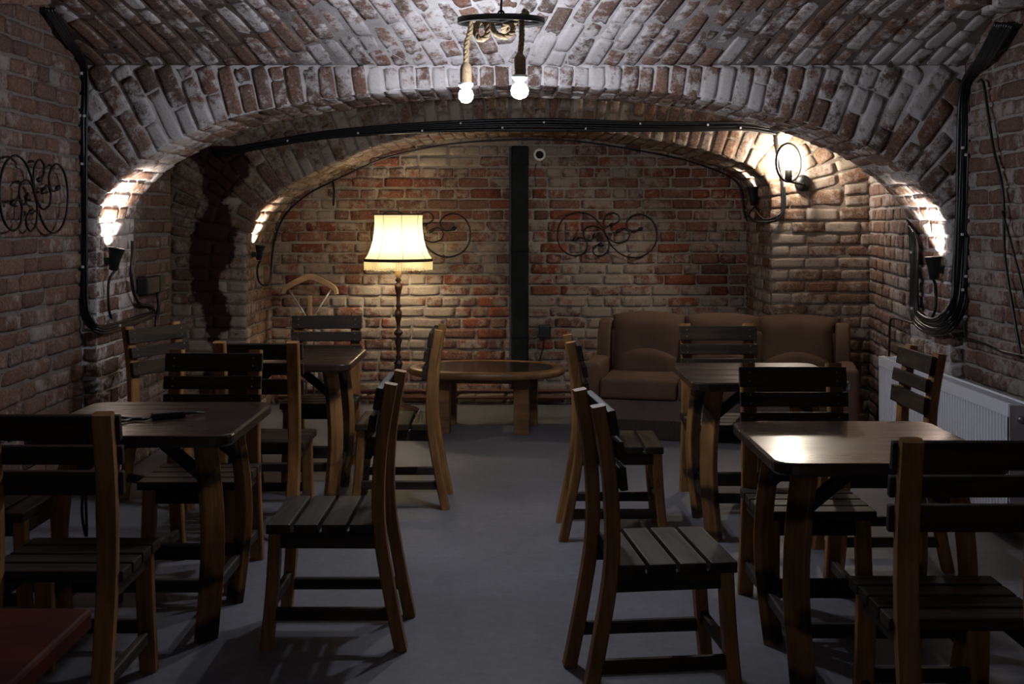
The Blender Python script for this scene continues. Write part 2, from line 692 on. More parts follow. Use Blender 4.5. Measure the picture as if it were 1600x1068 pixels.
# --- back wall
mb = MB().box(-2.25, 2.2, YB + .008, YB + .3, -.1, 2.6)
wb = structure('wall_back', mb, 'mortar_back', 'back brick wall with orange-red bricks and old lime wash behind the lamp', 'wall')
set_bricks(wb, flat_courses(Vector((-2.05, YB, 0)), X_, -Y_, 4.05, 0.0, 2.28, 11, lens=(.25, .135)), 'brick_back', 300, 3)

# --- profiles of both arches
pA = [P(x, y, Y1) for x, y in ((152, 400), (152.5, 360), (154, 332), (163, 306), (187, 278), (216, 253), (269, 223), (312, 203), (369, 183), (469, 162), (575, 147), (690, 138), (800, 134), (900, 136), (987, 141), (1081, 151), (1169, 168), (1256, 192), (1300, 208), (1359, 232), (1400, 258), (1434, 285), (1459, 311), (1475, 337), (1482, 362), (1484, 420))]
pA = [Vector((pA[0].x, Y1, 0)), Vector((pA[0].x, Y1, .7))] + pA + [Vector((pA[-1].x, Y1, .6)), Vector((pA[-1].x, Y1, 0))]
pB = [P(x, y, YB) for x, y in ((425, 420), (425, 390), (427, 368), (440, 332), (475, 300), (520, 276), (570, 252), (620, 235), (700, 219), (800, 213), (870, 214), (950, 222), (1050, 240), (1105, 256), (1140, 270), (1160, 288), (1166, 312), (1166, 350))]
pB = [Vector((pB[0].x, YB, 0)), Vector((pB[0].x, YB, .7))] + pB + [Vector((pB[-1].x, YB, .7)), Vector((pB[-1].x, YB, 0))]
for p in pB: p.y = Y2


def profile(pts, ds):
    q = resample(spline(pts, 10), ds)
    n = len(q)
    T = [(q[min(i + 1, n - 1)] - q[max(i - 1, 0)]).normalized() for i in range(n)]
    for _ in range(2):
        T = [((T[max(i - 1, 0)] + T[i] * 2 + T[min(i + 1, n - 1)])).normalized() for i in range(n)]
    O = [Vector((-t.z, 0, t.x)) for t in T]       # outward, away from the opening
    return q, T, O


def ray_to_bounds(p, o, x0, x1, z1):
    d = 9.0
    if o.x < -1e-4: d = min(d, (x0 - p.x) / o.x)
    if o.x > 1e-4: d = min(d, (x1 - p.x) / o.x)
    if o.z > 1e-4: d = min(d, (z1 - p.z) / o.z)
    return max(0.0, d)


def arch_face(q, T, O, x0, x1, z1, yf, seed, lens=(.30, .155)):
    """radial bricks on the face of an arch; horizontal where its legs are upright"""
    r = random.Random(seed)
    out = []
    for i in range(len(q) - 1):
        p = (q[i] + q[i + 1]) / 2
        o = (O[i] + O[i + 1]).normalized()
        dmax = ray_to_bounds(p, o, x0, x1, z1)
        d = 0.0
        k = 0
        first = lens[0] if i % 2 == 0 else lens[1]
        while d < dmax - .03:
            ln = (first if k == 0 else r.choice((lens[0], lens[0], lens[1]))) * r.uniform(.92, 1.08)
            e = min(d + ln, dmax)
            if dmax - e < .06: e = dmax
            m = (d + e) / 2
            a = q[i] + O[i] * m; c = q[i + 1] + O[i + 1] * m
            hgt = (c - a).length
            ctr = (a + c) / 2; ctr.y = yf
            tv = (c - a).normalized()
            tu = tv.cross(-Y_)
            if hgt > .145:
                parts = [(.25, hgt / 2), (.75, hgt / 2)]
            else:
                parts = [(.5, hgt)]
            for (t, hh) in parts:
                pc = a.lerp(c, t); pc.y = yf
                out.append((frame(pc, tu, tv, -Y_), e - d - .009, max(.03, hh - .009 + r.uniform(-.007, .002))))
            d = e; k += 1
    return out


def arch_soffit(q, T, O, y0, y1, seed, lens=(.29, .15), rng=None):
    r = random.Random(seed)
    out = []
    for i in range(len(q) - 1):
        p = (q[i] + q[i + 1]) / 2
        if rng and not rng(p): continue
        tv = (q[i + 1] - q[i]).normalized()
        n = Y_.cross(tv)
        hh = (q[i + 1] - q[i]).length
        for (u, ln) in run_lengths(0, y1 - y0, i, r, *lens):
            out.append((frame(Vector((p.x, y0 + u, p.z)), Y_, tv, n), ln, hh - GAP + r.uniform(-.005, .003)))
    return out


def arch_backing(q, O, x0, x1, z1, y0, y1, inset=.0055):
    """front face, soffit and far face behind the bricks"""
    mb = MB()
    n = len(q)
    inn = [q[i] + O[i] * inset for i in range(n)]
    out = [q[i] + O[i] * (ray_to_bounds(q[i], O[i], x0, x1, z1) + .12) for i in range(n)]
    vs = []
    for i in range(n):
        vs += [(inn[i].x, y0 + inset, inn[i].z), (out[i].x, y0 + inset, out[i].z), (inn[i].x, y1, inn[i].z), (out[i].x, y1, out[i].z)]
    fs = []
    for i in range(n - 1):
        a, b = 4 * i, 4 * i + 4
        fs += [(a, a + 1, b + 1, b), (a + 2, b + 2, b + 3, a + 3), (a, b, b + 2, a + 2)]
    mb.add(vs, fs)
    return mb


# --- front arch
qA, TA, OA = profile(pA, COURSE)
w1 = structure('wall_front_arch', arch_backing(qA, OA, XL, XR, ZS + .1, Y1, Y1B), 'mortar_vault', 'wide front brick arch spanning the room below the vault', 'arch')
set_bricks(w1, arch_face(qA, TA, OA, XL, XR, ZS, Y1, 21), 'brick_vault', 300, 5)
w1s = structure('ceiling_front_arch', MB().box(-2.6, 2.6, Y1 + .05, Y1B, ZS + .2, ZS + .3), 'mortar_vault', 'whitewashed brick underside and legs of the wide front arch', 'arch')
set_bricks(w1s, arch_soffit(qA, TA, OA, Y1, Y1B, 22), 'brick_vault', 300, 6)

# --- rear arch against the back wall
XL2, XR2 = -2.52, 2.66
qB, TB, OB = profile(pB, COURSE)
w2 = structure('wall_rear_arch', arch_backing(qB, OB, XL2, XR2, 2.5, Y2, YB + .02), 'mortar_rear', 'brown brick face of the rear arch with a dark red stain at its left', 'arch')
set_bricks(w2, arch_face(qB, TB, OB, XL2, XR2, 2.45, Y2, 31, lens=(.26, .14)), 'brick_rear', 300, 7)
w2s = structure('ceiling_rear_arch', MB().box(-2.6, 2.6, Y2 + .05, YB, 2.62, 2.7), 'mortar_rear', 'underside of the rear arch meeting the back brick wall', 'arch')
set_bricks(w2s, arch_soffit(qB, TB, OB, Y2, YB, 32), 'brick_rear', 300, 8)

# --- side walls
ZW = 2.95
wl = structure('wall_left', MB().box(XL - .3, XL - .008, Y0, Y1 + .1, -.1, ZW), 'mortar_side', 'left brick side wall with the black iron scroll', 'wall')
bl = flat_courses(Vector((XL, 1.2, 0)), Y_, X_, Y1 - 1.2, 0, 2.75, 41)
set_bricks(wl, bl, 'brick_side', 300, 9)
wr = structure('wall_right', MB().box(XR + .008, XR + .3, Y0, Y1 + .1, -.1, ZW), 'mortar_right', 'right brick side wall behind the white radiator', 'wall')
br_ = flat_courses(Vector((XR, Y1, 0)), -Y_, -X_, Y1 - 1.2, 0, 2.75, 42)
set_bricks(wr, br_, 'brick_right', 300, 10)

# second bay: pier behind the left leg of the front arch, recess, and right side wall
YP = 7.78
mb = MB().box(-2.8, -2.308, Y1B, YP, -.1, 2.7)
mb.box(-2.9, XL2 - .008, YP, Y2 + .1, -.1, 2.7)
wp = structure('wall_left_rear', mb, 'mortar_side', 'left brick pier behind the front arch carrying the power adapter', 'wall')
bb = flat_courses(Vector((-2.30, Y1B, 0)), Y_, X_, YP - Y1B, 0, 2.4, 43)
bb += flat_courses(Vector((XL2, YP, 0)), Y_, X_, Y2 - YP, 0, 2.4, 44)
set_bricks(wp, bb, 'brick_side', 300, 12)
a = Vector((2.435, Y1B, 0)); b_ = Vector((2.64, Y2, 0))
tu = (a - b_).normalized(); nn = tu.cross(Z_)
mb = MB()
vs = [a - nn * .008, b_ - nn * .008, b_ + Vector((.4, 0, 0)), a + Vector((.5, 0, 0))]
mb.add([v + Z_ * z for z in (-.1, 2.7) for v in vs], [(0, 1, 5, 4), (1, 2, 6, 5), (2, 3, 7, 6), (3, 0, 4, 7), (4, 5, 6, 7), (3, 2, 1, 0)])
wq = structure('wall_right_rear', mb, 'mortar_right', 'right brick wall between the two arches at the end of the sofa', 'wall')
set_bricks(wq, flat_courses(b_, tu, nn, (a - b_).length, 0, 2.4, 45, lens=(.26, .14)), 'brick_right', 300, 13)

# --- vaults: shallow brick caps that rise towards the viewer from the front arch
TH = math.radians(30.0)


def cap_profile(ya, yb, zs, th):
    half = abs(ya - yb) / 2
    Rr = half / math.sin(th)
    cy = (ya + yb) / 2; cz = zs - Rr * math.cos(th)
    sg = 1 if ya > yb else -1

    def S(s):
        a = th - s / Rr
        return Vector((0, cy + sg * Rr * math.sin(a), cz + Rr * math.cos(a))), Vector((0, -sg * math.cos(a), math.sin(a)))
    return S, 2 * th * Rr


S1, SL1 = cap_profile(Y1, 2.68, ZS, TH)


def cap_backing(ya, yb, zs, th, x0, x1, off=.004):
    S, ln = cap_profile(ya, yb, zs, th)
    mb = MB()
    k = 28
    vs = []
    for lay in (off, .2):
        for i in range(k + 1):
            p, t = S(ln * i / k)
            up = Vector((0, -t.z, t.y)) if ya < yb else Vector((0, t.z, -t.y))
            for x in (x0, x1):
                vs.append(Vector((x, p.y, p.z)) + up * lay)
    o = 2 * (k + 1)
    fs = []
    for i in range(k):
        a = 2 * i
        fs += [(a, a + 1, a + 3, a + 2), (o + a, o + a + 2, o + a + 3, o + a + 1), (a, a + 2, o + a + 2, o + a), (a + 1, o + a + 1, o + a + 3, a + 3)]
    return mb.add(vs, fs)


mb = cap_backing(Y1, 2.68, ZS, TH, XL - .1, XR + .1)
c1 = structure('ceiling', mb, 'mortar_vault', 'whitewashed brick cap vault with diagonal courses overhead', 'ceiling', True)
r = random.Random(77)
SK = .30
VC = .101
XC = -.03
bs = []
step = VC * math.sqrt(1 + SK * SK)
SMAX = 1.25
for side in (-1, 1):
    k = 0
    x = -3.4
    # course start on the springing line measured from the crown line outwards; negative ones start on the crown line
    w = SK * SMAX
    while w > -(2.6):
        # w>0: starts at crown line (s0 = w/SK); w<=0: starts at s=0 with distance -w from crown
        s0 = w / SK if w > 0 else 0.0
        dist0 = max(0.0, -w)
        s = s0
        ln_dir = math.sqrt(1 + SK * SK)
        u = -r.uniform(0, .2)
        first = True
        while True:
            ln = r.choice((.29, .29, .29, .15)) * r.uniform(.93, 1.07)
            ua, ub = max(u, 0.0), u + ln
            u += ln
            if ub <= .04: continue
            sm = s0 + (ua + ub) / 2 / ln_dir
            if sm > SMAX: break
            xo = dist0 + (sm - s0) * SK
            xx = XC + side * xo
            if xx < XL or xx > XR: break
            p, t = S1(sm)
            up = Vector((0, t.z, -t.y))
            n = up * -1 if up.z > 0 else up
            tu = (t + X_ * side * SK).normalized()
            tv = n.cross(tu)
            bs.append((frame(Vector((xx, p.y, p.z)), tu, tv, n), ub - ua - .010, VC - .012 + r.uniform(-.010, .002)))
        w -= step
        k += 1
# rough bricks left hanging under the vault at both side walls
for (X, Y, z, ln) in ((-2.31, 5.12, 2.46, .30), (-2.30, 5.42, 2.515, .28), (-2.16, 5.2, 2.53, .29), (2.40, 5.62, 2.53, .28), (2.26, 5.72, 2.56, .3), (2.42, 5.34, 2.56, .3)):
    tu = Vector((.1, 1, .2 if X < 0 else .05)).normalized(); n = Vector((0, .25, -1)); n = (n - tu * n.dot(tu)).normalized()
    for dz in (0, .04):
        bs.append((frame(Vector((X, Y, z + dz)), tu, n.cross(tu), n), ln, .15))
set_bricks(c1, bs, 'brick_vault', 300, 14)
mb = cap_backing(2.68, -2.0, ZS, TH, XL - .1, XR + .1)
structure('ceiling_near', mb, 'mortar_vault', 'brick cap vault over the near end of the room', 'ceiling', True)
mb = cap_backing(Y2 + .1, Y1B - .1, ZS + .05, TH * .8, -2.7, 2.8)
structure('ceiling_rear', mb, 'mortar_side', 'brick cap vault between the two arches', 'ceiling', True)

# ------------------------------------------------------------------ chairs
def make_chair():
    """faces +x, origin on the floor under the seat; width runs along y"""
    t = thing('slatted_chair', '', 'chair')
    xr = -.235
    post = spline([(xr, 0, 0), (xr + .04, 0, .2), (xr + .078, 0, .45), (xr + .072, 0, .70), (xr + .035, 0, .93)], 4)
    for s in (-1, 1):
        q = [Vector((p.x, s * .172, p.z)) for p in post]
        MB().sweep(q, .058, .043, Y_, .14).build('rear_leg', 'stave_wood', t, bevel=0)
    for s in (-1, 1):
        q = spline([(.205, s * .165, .415), (.215, s * .168, .22), (.236, s * .172, 0)], 3)
        MB().sweep(q, .055, .042, Y_, .14).build('front_leg', 'stave_wood', t)
    x = -.142
    for k in range(4):
        MB().box(x, x + .084, -.212, .212, .412, .447).build('seat_slat', 'dark_slat_y', t, bevel=.006)
        x += .0965
    # back slats lie on the seat side of the posts
    for (z0, z1) in ((.84, .918), (.765, .822), (.672, .745)):
        zc = (z0 + z1) / 2
        best = min(post, key=lambda p: abs(p.z - zc))
        up = min(post, key=lambda p: abs(p.z - z1 - .03)); dn = min(post, key=lambda p: abs(p.z - z0 + .03))
        tilt = math.atan2(up.x - dn.x, up.z - dn.z)
        M = Matrix.Translation((best.x + .024, 0, zc)) @ Matrix.Rotation(tilt, 4, 'Y')
        o = MB().box(0, .024, -.212, .212, -(z1 - z0) / 2, (z1 - z0) / 2, M).build('back_slat', 'dark_slat_y', t, bevel=.005)
        for s in (-1, 1):
            for dz in (-.017, .017):
                Mb = M @ Matrix.Translation((.024, s * .172, dz)) @ Matrix.Rotation(math.pi / 2, 4, 'Y')
                MB().lathe([(.0045, -.002), (.0045, .002), (.002, .003)], 6, Mb).build('bolt', 'bolt_metal', o)
    for s in (-1, 1):
        MB().beam((xr + .075, s * .172, .383), (.206, s * .165, .383), .03, .056, Y_).build('side_rail', 'dark_slat_x', t)
        MB().beam((xr + .03, s * .172, .125), (.222, s * .17, .125), .026, .044, Y_).build('stretcher', 'dark_slat_x', t)
    MB().beam((.205, -.165, .383), (.205, .165, .383), .03, .056, X_).build('front_rail', 'dark_slat_y', t)
    MB().beam((.222, -.17, .155), (.222, .17, .155), .026, .044, X_).build('front_stretcher', 'dark_slat_y', t)
    return t


CHAIRS = [  # x, y of the seat centre, facing angle in degrees, label
    (-.622, 4.20, 180, 'wooden slat chair beside the left aisle, facing left, nearest the camera on that side'),
    (.445, 3.74, 6, 'wooden slat chair beside the right aisle, facing right, nearest the camera on that side'),
    (.475, 5.57, 0, 'slat chair facing right in front of the left end of the brown sofa'),
    (-.58, 6.16, 180, 'slat chair facing left, in front of the floor lamp, tops lit by it'),
    (1.21, 3.19, 90, 'large foreground slat chair at the right edge, seen from behind'),
    (-1.38, 3.60, 90, 'large foreground slat chair at the left edge, seen from behind'),
    (-1.30, 4.87, -90, 'slat chair tucked behind the front left table, its back slats facing the camera'),
    (-1.20, 5.60, 90, 'slat chair seen from behind, pushed under the rear left table'),
    (-1.125, 6.85, -90, 'slat chair behind the rear left table, in front of the coat hanger'),
    (-1.80, 6.22, -28, 'slat chair turned askew against the left pier, under the power adapter'),
    (1.11, 4.40, -90, 'slat chair tucked behind the front right table, facing the camera'),
    (1.63, 5.10, 180, 'slat chair with its back against the white radiator'),
    (1.13, 6.16, -90, 'slat chair behind the rear right table, in front of the sofa'),
    (-1.99, 4.35, 0, 'slat chair half out of frame between front left table and left wall'),
]
proto = make_chair()
for i, (x, y, a, lab) in enumerate(CHAIRS):
    c = proto if i == 0 else copy_tree(proto)
    c.location = (x, y, 0)
    c.rotation_euler = (0, 0, math.radians(a))
    c['label'] = lab
    c['group'] = 'dark slatted chairs'


# ------------------------------------------------------------------ tables
def rounded_top(mb, hx, hy, z0, z1, rad, seg=5, ch=.008):
    def outline(ins):
        pts = []
        for cx, cy, a0 in ((hx - rad, hy - rad, 0), (-hx + rad, hy - rad, 90), (-hx + rad, -hy + rad, 180), (hx - rad, -hy + rad, 270)):
            for k in range(seg + 1):
                a = math.radians(a0 + 90 * k / seg)
                pts.append((cx + (rad - ins) * math.cos(a), cy + (rad - ins) * math.sin(a)))
        return pts
    rings = []
    for (ins, z) in ((ch, z0), (0, z0 + ch), (0, z1 - ch), (ch * .3, z1 - ch * .3), (ch, z1)):
        rings.append([Vector((x, y, z)) for x, y in outline(ins)])
    return mb._rings(rings)


def make_table(top='table_top'):
    t = thing('stave_table', '', 'table')
    HT = .76
    rounded_top(MB(), .365, .375, HT - .042, HT, .07).build('tabletop', top, t)
    legs = []
    for sx in (-1, 1):
        for sy in (-1, 1):
            o = Vector((sx * .75, sy * .66, 0)).normalized()
            f = Vector((sx * .245, sy * .215, 0))
            q = [f + o * d + Z_ * z for d, z in ((-.005, 0), (.022, .18), (.036, .36), (.022, .54), (-.012, HT - .042))]
            lat = Z_.cross(o)
            MB().sweep(spline(q, 3), .083, .036, lat, .12).build('leg', 'stave_wood_banded', t)
            legs.append((sx, sy, f, o))
            # brackets from the leg up to the top
            hip = f + o * .005 + Z_ * .575
            MB().beam(hip, Vector((sx * .08, f.y - sy * .01, HT - .05)), .04, .04, Y_).build('brace', 'table_dark', t)
            MB().beam(hip, Vector((f.x - sx * .01, sy * .06, HT - .05)), .04, .04, X_).build('brace', 'table_dark', t)
    for sy in (-1, 1):
        MB().beam((-.25, sy * .225, .20), (.25, sy * .225, .20), .03, .045, Y_).build('stretcher', 'table_dark', t)
    for sx in (-1, 1):
        MB().beam((sx * .255, -.22, .17), (sx * .255, .22, .17), .03, .045, X_).build('stretcher', 'table_dark', t)
    MB().box(-.30, .30, -.05, .05, HT - .07, HT - .042).build('top_batten', 'table_dark', t, bevel=.004)
    return t


TABLES = [(-1.335, 4.33, 'square dark table front left with a black cord on it'),
          (1.17, 3.88, 'square dark table front right with bright reflections on its top'),
          (1.19, 5.62, 'square dark table rear right in front of the brown sofa'),
          (-1.20, 6.30, 'square dark table rear left near the floor lamp')]
tproto = make_table()
for i, (x, y, lab) in enumerate(TABLES):
    c = tproto if i == 0 else copy_tree(tproto)
    c.location = (x, y, 0)
    c['label'] = lab
    c['group'] = 'dark tables on curved stave legs'
rt = copy_tree(tproto)
rt.location = (-1.165, 1.83, 0)
rt['label'] = 'red-topped table, only its corner showing bottom left'
del rt['group']
for ch in list(rt.children):
    if ch.name.startswith('tabletop'):
        n_ = rounded_top(MB(), .365, .375, .718, .76, .018).build('tabletop', 'red_top', rt)
        bpy.data.objects.remove(ch)

# black cord lying on the front left table
cd = thing('black_cord', 'black cord with plug lying on the front left table', 'cord', (-1.335, 4.33, .76))
o_ = Vector((-1.335, 4.33, .76))
pts = [P(x, y, Y) - o_ for x, y, Y in ((176, 655, 4.22), (190, 658, 4.2), (205, 656, 4.24), (222, 654, 4.25))]
for p in pts: p.z = .008
MB().tube(spline(pts, 6), .006, 6).build('cable', 'black_cable', cd, True)
pts2 = [Vector((-.17, -.12, .008)), Vector((-.16, -.22, .008)), Vector((-.13, -.33, .008)), Vector((-.125, -.378, -.004)), Vector((-.125, -.388, -.08)), Vector((-.135, -.392, -.25)), Vector((-.12, -.39, -.34)), Vector((-.125, -.385, -.20))]
MB().tube(spline(pts2, 6), .005, 6).build('cable', 'black_cable', cd, True)
M = Matrix.Translation((.06, -.02, .013)) @ Matrix.Rotation(.5, 4, 'Z')
MB().box(-.07, .05, -.022, .022, -.012, .012, M).build('plug', 'black_plastic', cd, bevel=.006)
MB().tube([M @ Vector((.05, 0, 0)), M @ Vector((.09, .012, 0)), M @ Vector((.13, .02, -.006))], .005, 6).build('lead', 'black_cable', cd, True)
MB().tube(spline([M @ Vector((-.07, 0, 0)), M @ Vector((-.11, -.02, -.006)), Vector((-.13, -.05, .008)), Vector((-.17, -.12, .008))], 5), .005, 6).build('lead', 'black_cable', cd, True)

# ------------------------------------------------------------------ coffee table
ct = thing('coffee_table', 'low oval coffee table with dark top and light wooden rim by the back wall', 'table', (-.18, 8.28, 0), math.radians(-4))


def oval(hx, hy, e=2.6, n=40):
    out = []
    for k in range(n):
        a = 2 * math.pi * k / n
        c, s = math.cos(a), math.sin(a)
        out.append((hx * math.copysign(abs(c) ** (2 / e), c), hy * math.copysign(abs(s) ** (2 / e), s)))
    return out


def oval_slab(prof, hx, hy, e):
    return [[Vector((x, y, z)) for x, y in oval(hx + d, hy + d, e)] for d, z in prof]


mb = MB(); mb._rings(oval_slab([(-.02, .40), (0, .41), (0, .445), (-.012, .452), (-.075, .452), (-.08, .446)], .56, .40, 2.3)); mb.build('rim', 'coffee_wood', ct, True)
mb = MB(); mb._rings(oval_slab([(-.082, .43), (-.082, .4495)], .56, .40, 2.3)); mb.build('inlay_top', 'glass_dark', ct)
for x, y in ((.26, -.16), (.30, .2), (-.30, .2), (-.30, -.16)):
    MB().box(x - .055, x + .055, y - .05, y + .05, 0, .41).build('leg', 'coffee_wood', ct, bevel=.006)
MB().box(-.25, .22, -.035, .035, .33, .41).build('rail', 'coffee_wood', ct, bevel=.005)

# ------------------------------------------------------------------ sofa
so = thing('sofa', 'three-seat brown velvet sofa with winged sides and fringed skirt', 'sofa', (1.465, 8.12, 0), math.radians(-13))
so.scale = (.95, 1, 1)


def pad(x0, x1, z0, z1, y, thick, bulge, arch=0.0, lean=0.0, nu=12, nv=10, e=6):
    vs = []; fs = []
    for side in (0, 1):
        for j in range(nv + 1):
            for i in range(nu + 1):
                u, v = i / nu, j / nv
                a = 1 - abs(2 * u - 1) ** e; c = 1 - abs(2 * v - 1) ** e
                z = z0 + (z1 + arch * (1 - (2 * u - 1) ** 2) - z0) * v
                yy = y + lean * v - (bulge * (a * c) ** .6 if side == 0 else 0) + (thick if side else thick * .35 * (1 - (a * c) ** .5))
                vs.append((x0 + (x1 - x0) * u, yy, z))
    m = (nu + 1) * (nv + 1)
    for j in range(nv):
        for i in range(nu):
            a = j * (nu + 1) + i
            fs.append((a, a + 1, a + nu + 2, a + nu + 1))
            fs.append((m + a, m + a + nu + 1, m + a + nu + 2, m + a + 1))
    per = [i for i in range(nu + 1)] + [(nu + 1) * j + nu for j in range(1, nv + 1)] + [(nu + 1) * nv + i for i in range(nu - 1, -1, -1)] + [(nu + 1) * j for j in range(nv - 1, 0, -1)]
    for i in range(len(per)):
        a, b = per[i], per[(i + 1) % len(per)]
        fs.append((b, a, m + a, m + b))
    return MB().add(vs, fs)


W3 = .56
MB().box(-.86, .86, -.36, .34, .14, .30).build('base', 'velvet_grey', so, bevel=.03, bseg=3)
MB().box(-.86, .86, .22, .38, .12, .70).build('back_frame', 'velvet', so, bevel=.04, bseg=3)
for k in range(3):
    xa = -.84 + k * W3
    pad(xa + .004, xa + W3 - .004, .40, .795, .16, .16, .06, .026, .07).build('back_cushion', 'velvet', so, True)
    pad(xa + .03, xa + W3 - .03, .37, .50, .10, .12, .05, .085, .03).build('lumbar_cushion', 'velvet', so, True)
    MB().box(xa + .004, xa + W3 - .004, -.40, .16, .275, .415).build('seat_cushion', 'velvet', so, bevel=.035, bseg=3, smooth=True)
MB().box(-.86, .86, -.372, -.352, .13, .275).build('front_panel', 'velvet_grey', so, bevel=.008)
mb = MB()
rr = random.Random(5)
for k in range(150):
    x = -.86 + 1.72 * k / 149
    mb.box(x - .0052, x + .0052, -.368 + rr.uniform(-.004, .004), -.36, .008, .14)
mb.build('fringe', 'fringe', so)['kind'] = 'stuff'
for s in (-1, 1):
    # wing beside the back, then the low padded arm in front of it
    pr = []
    for (y, z) in ((.36, .10), (.36, .74), (.28, .775), (.20, .76), (.14, .68), (.10, .56), (.10, .10)):
        pr.append((y, z))
    w0, w1_ = (.84, .94) if s > 0 else (-.94, -.84)
    vs = [Vector((w0, y, z)) for y, z in pr] + [Vector((w1_, y, z)) for y, z in pr]
    n = len(pr)
    MB().add(vs, [tuple(range(n)), tuple(range(2 * n - 1, n - 1, -1))] + [(i, i + n, (i + 1) % n + n, (i + 1) % n) for i in range(n)]).build('wing', 'velvet', so, bevel=.025, bseg=3, smooth=True)
    MB().box(w0 - .03 * (s < 0), w1_ + .03 * (s > 0), -.39, .12, .10, .52).build('armrest', 'velvet', so, bevel=.045, bseg=4, smooth=True)

# ------------------------------------------------------------------ floor lamp
LX, LY = -.89, 9.02
fl = thing('floor_lamp', 'lit floor lamp with cream fringed fabric shade on turned wooden pole', 'lamp', (LX, LY, 0))
MB().lathe([(.16, 0), (.165, .02), (.14, .035), (.06, .055), (.035, .09)], 28).build('base', 'lamp_wood', fl, True)
prof = [(.035, .08), (.022, .11), (.022, .18), (.034, .20), (.016, .23), (.022, .33), (.033, .37), (.034, .385), (.013, .41), (.022, .43), (.013, .45), (.019, .52), (.030, .56), (.013, .59), (.034, .61), (.036, .625), (.013, .65), (.014, .69), (.028, .75), (.030, .78), (.013, .81), (.024, .83), (.013, .85), (.016, .91), (.030, .97), (.031, 1.0), (.012, 1.015), (.028, 1.03), (.012, 1.05), (.02, 1.08), (.018, 1.09), (.014, 1.20)]
MB().lathe(prof, 16).build('pole', 'lamp_wood', fl, True)
MB().lathe([(.020, 1.05), (.023, 1.06), (.023, 1.145), (.02, 1.15)], 16).build('candle_sleeve', 'hanger_wood', fl, True)
sh = MB()
sp = [(.262, 1.20), (.238, 1.235), (.216, 1.29), (.200, 1.35), (.190, 1.42), (.187, 1.48), (.190, 1.545)]
rings = []
for (rr_, z) in sp:
    rings.append([Vector((rr_ * math.cos(2 * math.pi * k / 48), rr_ * math.sin(2 * math.pi * k / 48), z)) for k in range(48)][::-1])
sh._rings(rings, cap=False)
so_ = sh.build('lamp_shade', 'shade_cloth', fl, True)
for k in range(8):
    a = 2 * math.pi * (k + .3) / 8
    MB().tube([((r_ + .001) * math.cos(a), (r_ + .001) * math.sin(a), z) for r_, z in sp], .0018, 5).build('seam', 'braid', so_)
mb = MB()
mb._rings([[Vector((r_ * math.cos(2 * math.pi * k / 48), r_ * math.sin(2 * math.pi * k / 48), z)) for k in range(48)][::-1] for r_, z in ((.262, 1.18), (.270, 1.18), (.270, 1.20), (.262, 1.202), (.262, 1.18))], cap=False)
mb.build('braid', 'braid', so_)
mb = MB()
mb._rings([[Vector((r_ * math.cos(2 * math.pi * k / 48), r_ * math.sin(2 * math.pi * k / 48), z)) for k in range(48)][::-1] for r_, z in ((.186, 1.54), (.194, 1.54), (.194, 1.552), (.186, 1.552), (.186, 1.54))], cap=False)
mb.build('top_ring', 'braid', so_)
mb = MB()
rr = random.Random(3)
for k in range(130):
    a = 2 * math.pi * k / 130
    x, y = .267 * math.cos(a), .267 * math.sin(a)
    M = Matrix.Translation((x, y, 0)) @ Matrix.Rotation(a, 4, 'Z')
    mb.box(-.0012, .0012, -.0044, .0044, 1.115 + rr.uniform(-.004, .004), 1.185, M)
mb.build('shade_fringe', 'shade_fringe', so_)['kind'] = 'stuff'
MB().lathe([(.012, 1.20), (.02, 1.22), (.045, 1.275), (.05, 1.31), (.043, 1.345), (.02, 1.37), (.004, 1.375)], 20).build('bulb', 'bulb_lamp', fl, True)
MB().tube([(0, 0, 1.375), (0, 0, 1.60)], .003, 6).build('finial_rod', 'black_iron', fl)
for k in range(3):
    a = 2 * math.pi * k / 3
    MB().tube([(0, 0, 1.53), (.188 * math.cos(a), .188 * math.sin(a), 1.545)], .002, 5).build('shade_spoke', 'black_iron', so_)

# ------------------------------------------------------------------ clothes valet with hanger
VX, VY = -1.60, 9.12
va = thing('clothes_valet', 'clothes valet stand with a light wooden coat hanger by the back wall', 'valet stand', (VX, VY, 0))
hp = spline([(-.21, 0, .92), (-.19, 0, .965), (-.09, 0, 1.02), (0, 0, 1.052), (.09, 0, 1.02), (.19, 0, .965), (.21, 0, .915)], 5)
MB().sweep(hp, .03, [.03 + .022 * math.sin(math.pi * i / (len(hp) - 1)) for i in range(len(hp))], Y_).build('hanger', 'hanger_wood', va)
for s in (-1, 1):
    MB().tube([(s * .165, 0, .95), (s * .03, 0, .74), (s * .03, .01, .10)], .008, 8).build('rod', 'steel', va, True)
MB().box(-.014, .014, -.01, .01, .73, .905).build('peg', 'hanger_wood', va, bevel=.003)
MB().box(-.10, .10, -.03, .03, .70, .74).build('trouser_bar', 'lamp_wood', va, bevel=.006)
M = Matrix.Translation((-.13, -.06, .655))
MB().torus(.05, .004, M, 24, 6).build('tray_ring', 'steel', va, True)
MB().box(-.2, .2, -.12, -.09, 0, .03).build('foot', 'lamp_wood', va, bevel=.006)
MB().box(-.2, .2, .09, .12, 0, .03).build('foot', 'lamp_wood', va, bevel=.006)
MB().box(-.05, .05, -.1, .1, .03, .11).build('foot_block', 'lamp_wood', va, bevel=.006)

# ------------------------------------------------------------------ back wall fittings
pp = thing('drain_pipe', 'tall black vertical pipe casing on the back wall', 'pipe', (.062, YB - .05, 0))
MB().box(-.068, .072, -.04, .06, .14, 2.105).build('casing', 'pipe_black', pp, bevel=.018, bseg=2)
MB().box(-.086, -.066, -.005, .06, .14, 2.095).build('edge_strip', 'grey_edge', pp, bevel=.004)
for z in (.55, 1.25, 1.95):
    MB().box(-.072, .076, -.047, .05, z, z + .03).build('clamp', 'pipe_black', pp, bevel=.004)

